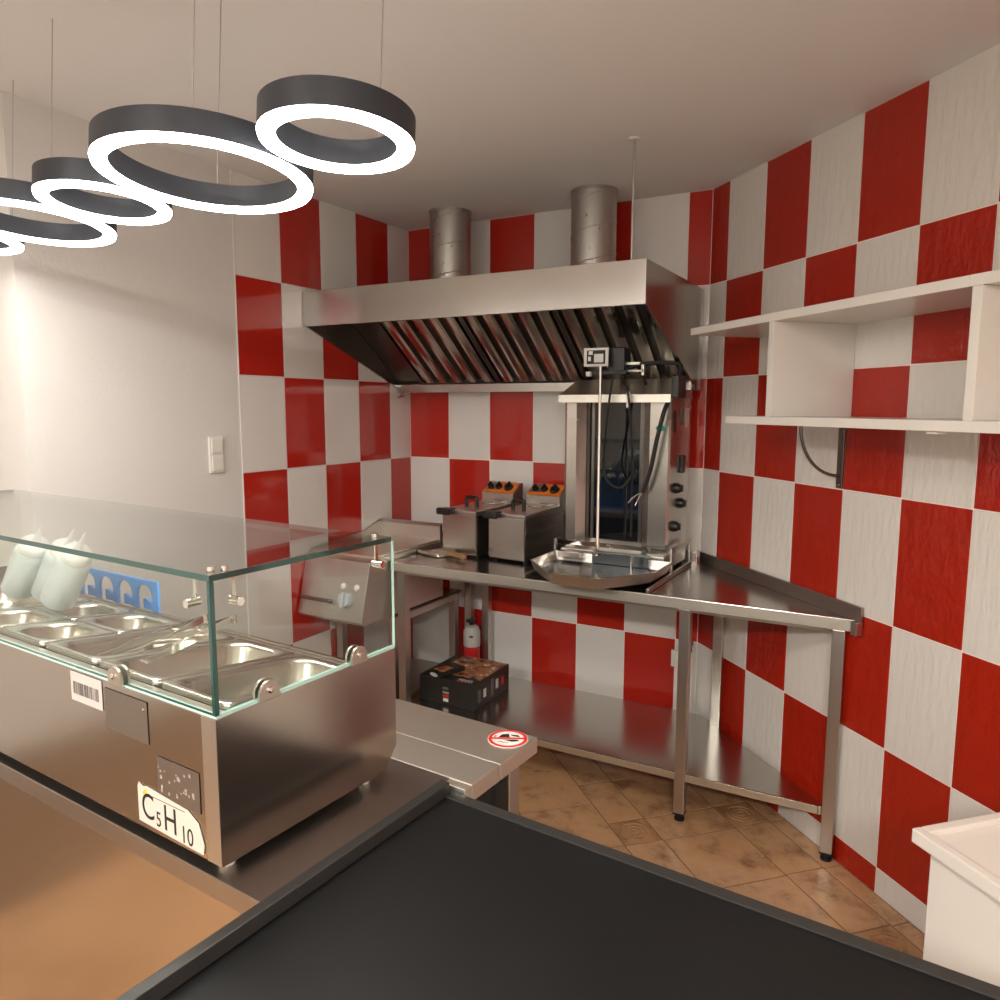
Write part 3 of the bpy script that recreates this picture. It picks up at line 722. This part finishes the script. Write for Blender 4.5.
# stickers on the front
def fp(name, x0, x1, z0, z1, m, y=-.001, t=.0006, label=None, par=None): return MB().box((x0, y - t, z0), (x1, y, z1)).build(name, m, par or dc, label=label)
s1 = fp('barcode_label', -.397, -.300, HT - .055, HT - .003, 'label_pink', label='white barcode sticker')
b = MB(); x = -.389
while x < -.312:
    wd = random.choice([.0008, .0012, .002, .003]); b.box((x, -.0021, HT - .042), (x + wd, -.0017, HT - .020)); x += wd + random.choice([.0009, .0014, .0024])
b.build('barcode', 'ink_grey', s1)
fp('film', -.292, -.172, HT - .082, HT - .012, 'film_dark')
f2 = fp('film', -.152, -.046, .952, 1.018, 'film_dark')
b = MB()
for k in range(26):
    px, pz = random.uniform(-.15, -.055), random.uniform(.955, 1.01); r = random.uniform(.001, .0028)
    b.box((px - r, -.0021, pz - r * 1.2), (px + r, -.0017, pz + r * 1.2), M=None)
b.build('glue_spots', 'film_spot', f2)
tag_poly = [(-.210, .893), (-.043, .888), (-.040, .905), (-.052, .936), (-.078, .950), (-.185, .958), (-.194, .955), (-.206, .960), (-.210, .952)]
s2 = MB().prism(tag_poly, -.0018, -.0011, 'y').build('refrigerant_label', 'label_white', dc, label='torn white sticker reading C5H10')
for txt, x, z, sz in (('C', -.201, .9035, .062), ('5', -.1625, .8985, .036), ('H', -.1425, .8985, .062), ('10', -.0985, .893, .040)):
    me = text_mesh(txt, sz, 'ink_black', .0002)
    o = link('lettering', me, s2, loc=(x, -.0021, z), rot=(PI / 2, 0, 0)); o.scale = (.82, 1, 1)
MB().prism([(-.197, .9435), (-.180, .9415), (-.1885, .9530)], -.0022, -.0019, 'y').build('warning_triangle', 'yellow', s2)
MB().box((-.172, -.0022, .944), (-.085, -.0019, .9452)).build('small_print', 'ink_grey', s2)
MB().lathe([(0, 0), (.003, 0), (.003, .002), (0, .003)], M=Matrix.Translation((-.179, -.0012, HT - .025)) @ Matrix.Rotation(PI / 2, 4, 'X'), seg=12).build('screw', 'chrome', dc)

# pans hang in the case, tilted to the rear
tilt = -math.atan2(HT - .004 - ZR, YR)
def pan_mesh(wd, dp, depth):
    r = .018; b = MB()
    lo = [rrect(0, 0, wd, dp, .012, -.006), rrect(0, 0, wd, dp, .012, 0.0015), rrect(0, 0, wd - .003, dp - .003, .011, .003), rrect(0, 0, wd - .020, dp - .020, .022, .003),
          rrect(0, 0, wd - .034, dp - .034, .038, .001), rrect(0, 0, wd - .040, dp - .040, .042, -.006), rrect(0, 0, wd - .050, dp - .050, .040, -depth * .8), rrect(0, 0, wd - .060, dp - .060, .038, -depth * .94), rrect(0, 0, wd - .085, dp - .085, .03, -depth)]
    b.loft(lo, cap0=False); return b.mesh('pan', 'steel_pan', 50)
full = pan_mesh(PW, .306, .055); half = pan_mesh(PW, .151, .055)
th_ = Matrix.Translation((CO[0], CO[1], 0)) @ Matrix.Rotation(TH, 4, 'Z')
def put_pan(me, x, y, label, group=None):
    o = link('gastronorm_pan', me); p_ = th_ @ Vector((x, y, dz(y) + .0065)); o.location = p_; o.rotation_euler = (tilt, 0, TH)
    return tag(o, label, 'pan', group)
g = 'steel pans in the display case'
put_pan(full, PX - PW / 2, .197, 'deep empty steel pan beside the end glass of the case', g)
put_pan(full, PX - PG - PW / 2, .197, 'empty long steel pan between the end pan and the tongs pan', g)
put_pan(full, PX - 2 * PG - PW / 2, .197, 'long steel pan in the case with tongs lying across it', g)
put_pan(half, PX - 3 * PG - PW / 2, .1195, 'short steel pan in the case next to the tongs pan, against the front glass', g)
put_pan(half, PX - 3 * PG - PW / 2, .2745, 'short steel pan in the case next to the tongs pan, on the staff side', g)
put_pan(half, PX - 4 * PG - PW / 2, .1195, 'short steel pan in the case next to the squeeze bottles, against the front glass', g)
put_pan(half, PX - 4 * PG - PW / 2, .2745, 'short steel pan in the case next to the squeeze bottles, on the staff side', g)
put_pan(pan_mesh(.372, .306, .05), PX - 5 * PG - .186, .197, 'wide shallow steel pan in the case holding the squeeze bottles', g)

# tongs
def tongs(label, loc, rz, ry):
    t = thing('serving_tongs', label, 'tongs', loc, rz, 'serving tongs in the pan'); t.rotation_euler = (0, ry, rz)
    for s in (-1, 1):
        arm = MB()
        prof = smooth_path([(.0, 0, 0), (.08, .016 * s, 0), (.16, .030 * s, 0), (.21, .032 * s, 0), (.25, .024 * s, 0)], 4)
        lo = []
        for i, p_ in enumerate(prof):
            hw = .0075 if i < 9 else .0045 + .006 * max(0, (i - 11) / 5)
            lo.append([(p_.x, p_.y - .0008, -hw), (p_.x, p_.y + .0008, -hw), (p_.x, p_.y + .0008, hw), (p_.x, p_.y - .0008, hw)])
        arm.loft(lo).build('arm', 'chrome', t)
    MB().tube([(-.004, 0, -.009), (-.004, 0, .009)], .006, 10).build('hinge', 'chrome', t)
    MB().tube([(.07, -.014, 0), (.07, .014, 0)], .004, 8).build('spring', 'chrome', t)
    return t
def cw(x, y, z): v = th_ @ Vector((x, y, z)); return (v.x, v.y, v.z)
tongs('steel serving tongs lying across the pan with their tips in it', cw(-.400, .335, 1.118), math.radians(-96), math.radians(7))
tongs('steel serving tongs lying beside the others with hinge on the rim', cw(-.480, .325, 1.110), math.radians(-88), math.radians(6.5))

# squeeze bottles
def bottle(label, loc, lean, rz):
    b = thing('squeeze_bottle', label, 'squeeze bottle', loc, 0, 'squeeze bottles in the display case'); b.rotation_euler = (0, math.radians(lean), rz)
    MB().lathe([(0, 0), (.034, 0), (.038, .004), (.038, .125), (.034, .140), (.028, .143), (0, .143)], seg=28).build('bottle', 'bottle_plastic', b)
    MB().lathe([(0, .143), (.032, .143), (.032, .158), (.026, .166), (.010, .170), (.0075, .18), (.0025, .220), (0, .220)], seg=24).build('nozzle_cap', 'bottle_cap', b)
    return b
for x, y, lab in ((-1.075, .225, 'cloudy squeeze bottle at the wall end of the three leaning bottles'), (-.980, .250, 'cloudy squeeze bottle leaning between the two other squeeze bottles'), (-.886, .225, 'cloudy squeeze bottle leaning out over the short steel pans')):
    bottle(lab, cw(x, y, dz(y) + .034), 39, TH)

# blue rack with hook-shaped slots behind the case
hooks = []
def hook(cx):
    z0, z1 = .10, .252
    pts = [(cx - .031, z0), (cx - .031, z1 - .030)]
    pts += [(cx + .001 + .032 * math.cos(a), z1 - .030 + .027 * math.sin(a)) for a in [PI - PI * k / 10 for k in range(0, 11)]]
    pts += [(cx + .033, z1 - .043), (cx + .027, z1 - .046), (cx + .014, z1 - .040), (cx + .002, z1 - .037), (cx - .005, z1 - .040), (cx - .005, z0)]
    return pts
bm_ = holed_plate([(-.20, 0), (.17, 0), (.17, .262), (-.20, .262)], [hook(-.150), hook(-.063), hook(.024), hook(.111)], .006, 'blue_plastic')
br = thing('bottle_rack', 'blue plastic rack with hook-shaped slots behind the display case', 'rack', cw(-.972, .425, CT), TH)
link('slotted_plate', bm_, br, rot=(PI / 2, 0, 0))
MB().box((-.17, -.02, 0), (.17, .06, .006), .001).build('base_plate', 'blue_plastic', br)

# ------------------------------------------------------------------ wall shelf on the angled wall
L = rw(1.5, 0, 1.508)
sh = thing('wall_shelf', 'white open wall shelf with two boards and upright dividers', 'shelf', L, -PI / 4)
def SH(): return MB((1.5, 0, 1.508))
SE = 2.7
SH().box((.39, -.31, 1.832), (1.60, -.001, 1.858), .0015).build('upper_board', 'white_board', sh)
SH().box((1.601, -.31, 1.832), (SE, -.001, 1.858), .0015).build('upper_board', 'white_board', sh)
SH().box((.645, -.31, 1.508), (SE, -.001, 1.534), .0015).build('lower_board', 'white_board', sh)
for s in (.872, 1.607, SE - .026):
    SH().box((s, -.309, 1.5345), (s + .026, -.001, 1.8315), .001).build('divider', 'white_board', sh)
SH().box((1.5, -.30, 1.5), (1.53, -.27, 1.5075), .001).build('board_foot', 'white_plastic', sh)
for s in (.866, 1.9):
    k = SH().box((s - .014, -.008, 1.294), (s + .014, -.0008, 1.5075), .002).build('wall_bracket', 'steel_dark', sh)
    arc = [(s, -.008 - .16 * math.sin(a), 1.336 + .17 * (1 - math.cos(a))) for a in [PI / 2 * t / 12 for t in range(13)]]
    SH().tube(arc, .0055, 8).build('bracket_arc', 'steel_dark', k)
    SH().lathe([(0, 0), (.004, 0), (.003, .003), (0, .003)], M=Matrix.Translation((s, -.008, 1.306)) @ Matrix.Rotation(PI / 2, 4, 'X'), seg=10).build('screw', 'chrome', k)

# ------------------------------------------------------------------ white cabinet in the near corner
s0, dd, zt = 1.812, .580, .708
wc = thing('white_cabinet', 'low white cabinet with recessed top against the angled wall', 'cabinet', rw(2.2, 0, 0), -PI / 4)
def WC(): return MB((2.2, 0, 0))
WC().box((s0 + .03, -(dd - .02), .0), (2.70, -.004, zt - .0305), .003).build('body', 'white_gloss', wc)
WC().box((s0, -dd, zt - .030), (2.72, -dd + .022, zt), .003).box((s0, -.026, zt - .030), (2.72, -.004, zt), .003).box((s0, -dd + .0225, zt - .030), (s0 + .022, -.0265, zt), .003).box((2.698, -dd + .0225, zt - .030), (2.72, -.0265, zt), .003).build('top_rim', 'white_gloss', wc)
WC().box((s0 + .0225, -dd + .0225, zt - .029), (2.6975, -.0265, zt - .012)).build('top_panel', 'white_gloss', wc)

# ------------------------------------------------------------------ light switch on the plain wall
sw = thing('light_switch', 'double white light switch on the plain wall beside the tiles', 'light switch', (.0, -1.312, 1.373), PI / 2)
MB().box((-.035, -.008, -.072), (.035, .001, .072), .003).build('frame', 'white_plastic', sw)
for z in (-.034, .034): MB().box((-.026, -.013, z - .029), (.026, -.0085, z + .029), .002).build('rocker', 'white_plastic', sw)

# ------------------------------------------------------------------ pendant lamp of linked rings
PZ = 2.0
pl = thing('ring_pendant_lamp', 'pendant lamp of linked glowing rings over the service counter', 'pendant lamp', (1.19, -2.31, PZ)); pl.rotation_euler = (-math.atan(.08), 0, 0)
RINGS = [(1.192, -2.31, .202), (1.545, -2.334, .131), (.844, -2.292, .136), (.525, -2.268, .182), (.195, -2.262, .136)]
for x, y, r in RINGS:
    c = (x - 1.19, y + 2.31, 0)
    wd = .030
    rb = MB().lathe([(r - wd, .008), (r, .008), (r, .052), (r - wd, .052), (r - wd, .008)], c, 64).build('ring', 'lamp_black', pl)
    MB().lathe([(r - wd, .0075), (r - wd + .002, .001), (r - wd + .007, -.001), (r - .007, -.001), (r - .002, .001), (r, .0075), (r - wd, .0075)], c, 64).build('diffuser', 'lamp_diffuser', rb)
for x, y in ((1.30, -2.31 - .12), (1.08, -2.31 + .12), (.60, -2.268), (1.545, -2.334 + .11), (.195, -2.14)):
    MB().tube([(x - 1.19, y + 2.31, .052), (x - 1.19, y + 2.31, CEIL - PZ - .02)], .0012, 6).build('suspension_wire', 'galvanised', pl)
MB().box((-.30, -.04, CEIL - PZ - .028), (.12, .04, CEIL - PZ - .006), .004).build('ceiling_canopy', 'lamp_black', pl)

# fill lamps added on the unseen ceiling behind the camera to brighten the kitchen
for x, y, lab in ((1.2, -4.7, 'added round fill lamp behind the camera near the plain wall'), (3.2, -4.7, 'added round fill lamp behind the camera near the side wall')):
    c = thing('fill_lamp', lab, 'fill lamp', (x, y, CEIL))
    MB().lathe([(0, 0), (.30, 0), (.30, -.05), (.285, -.05), (.285, -.045), (0, -.045)], seg=40).build('housing', 'white_plastic', c)
    MB().lathe([(0, -.046), (.284, -.046), (.284, -.052), (0, -.056)], seg=40).build('diffuser', 'fill_diffuser', c)
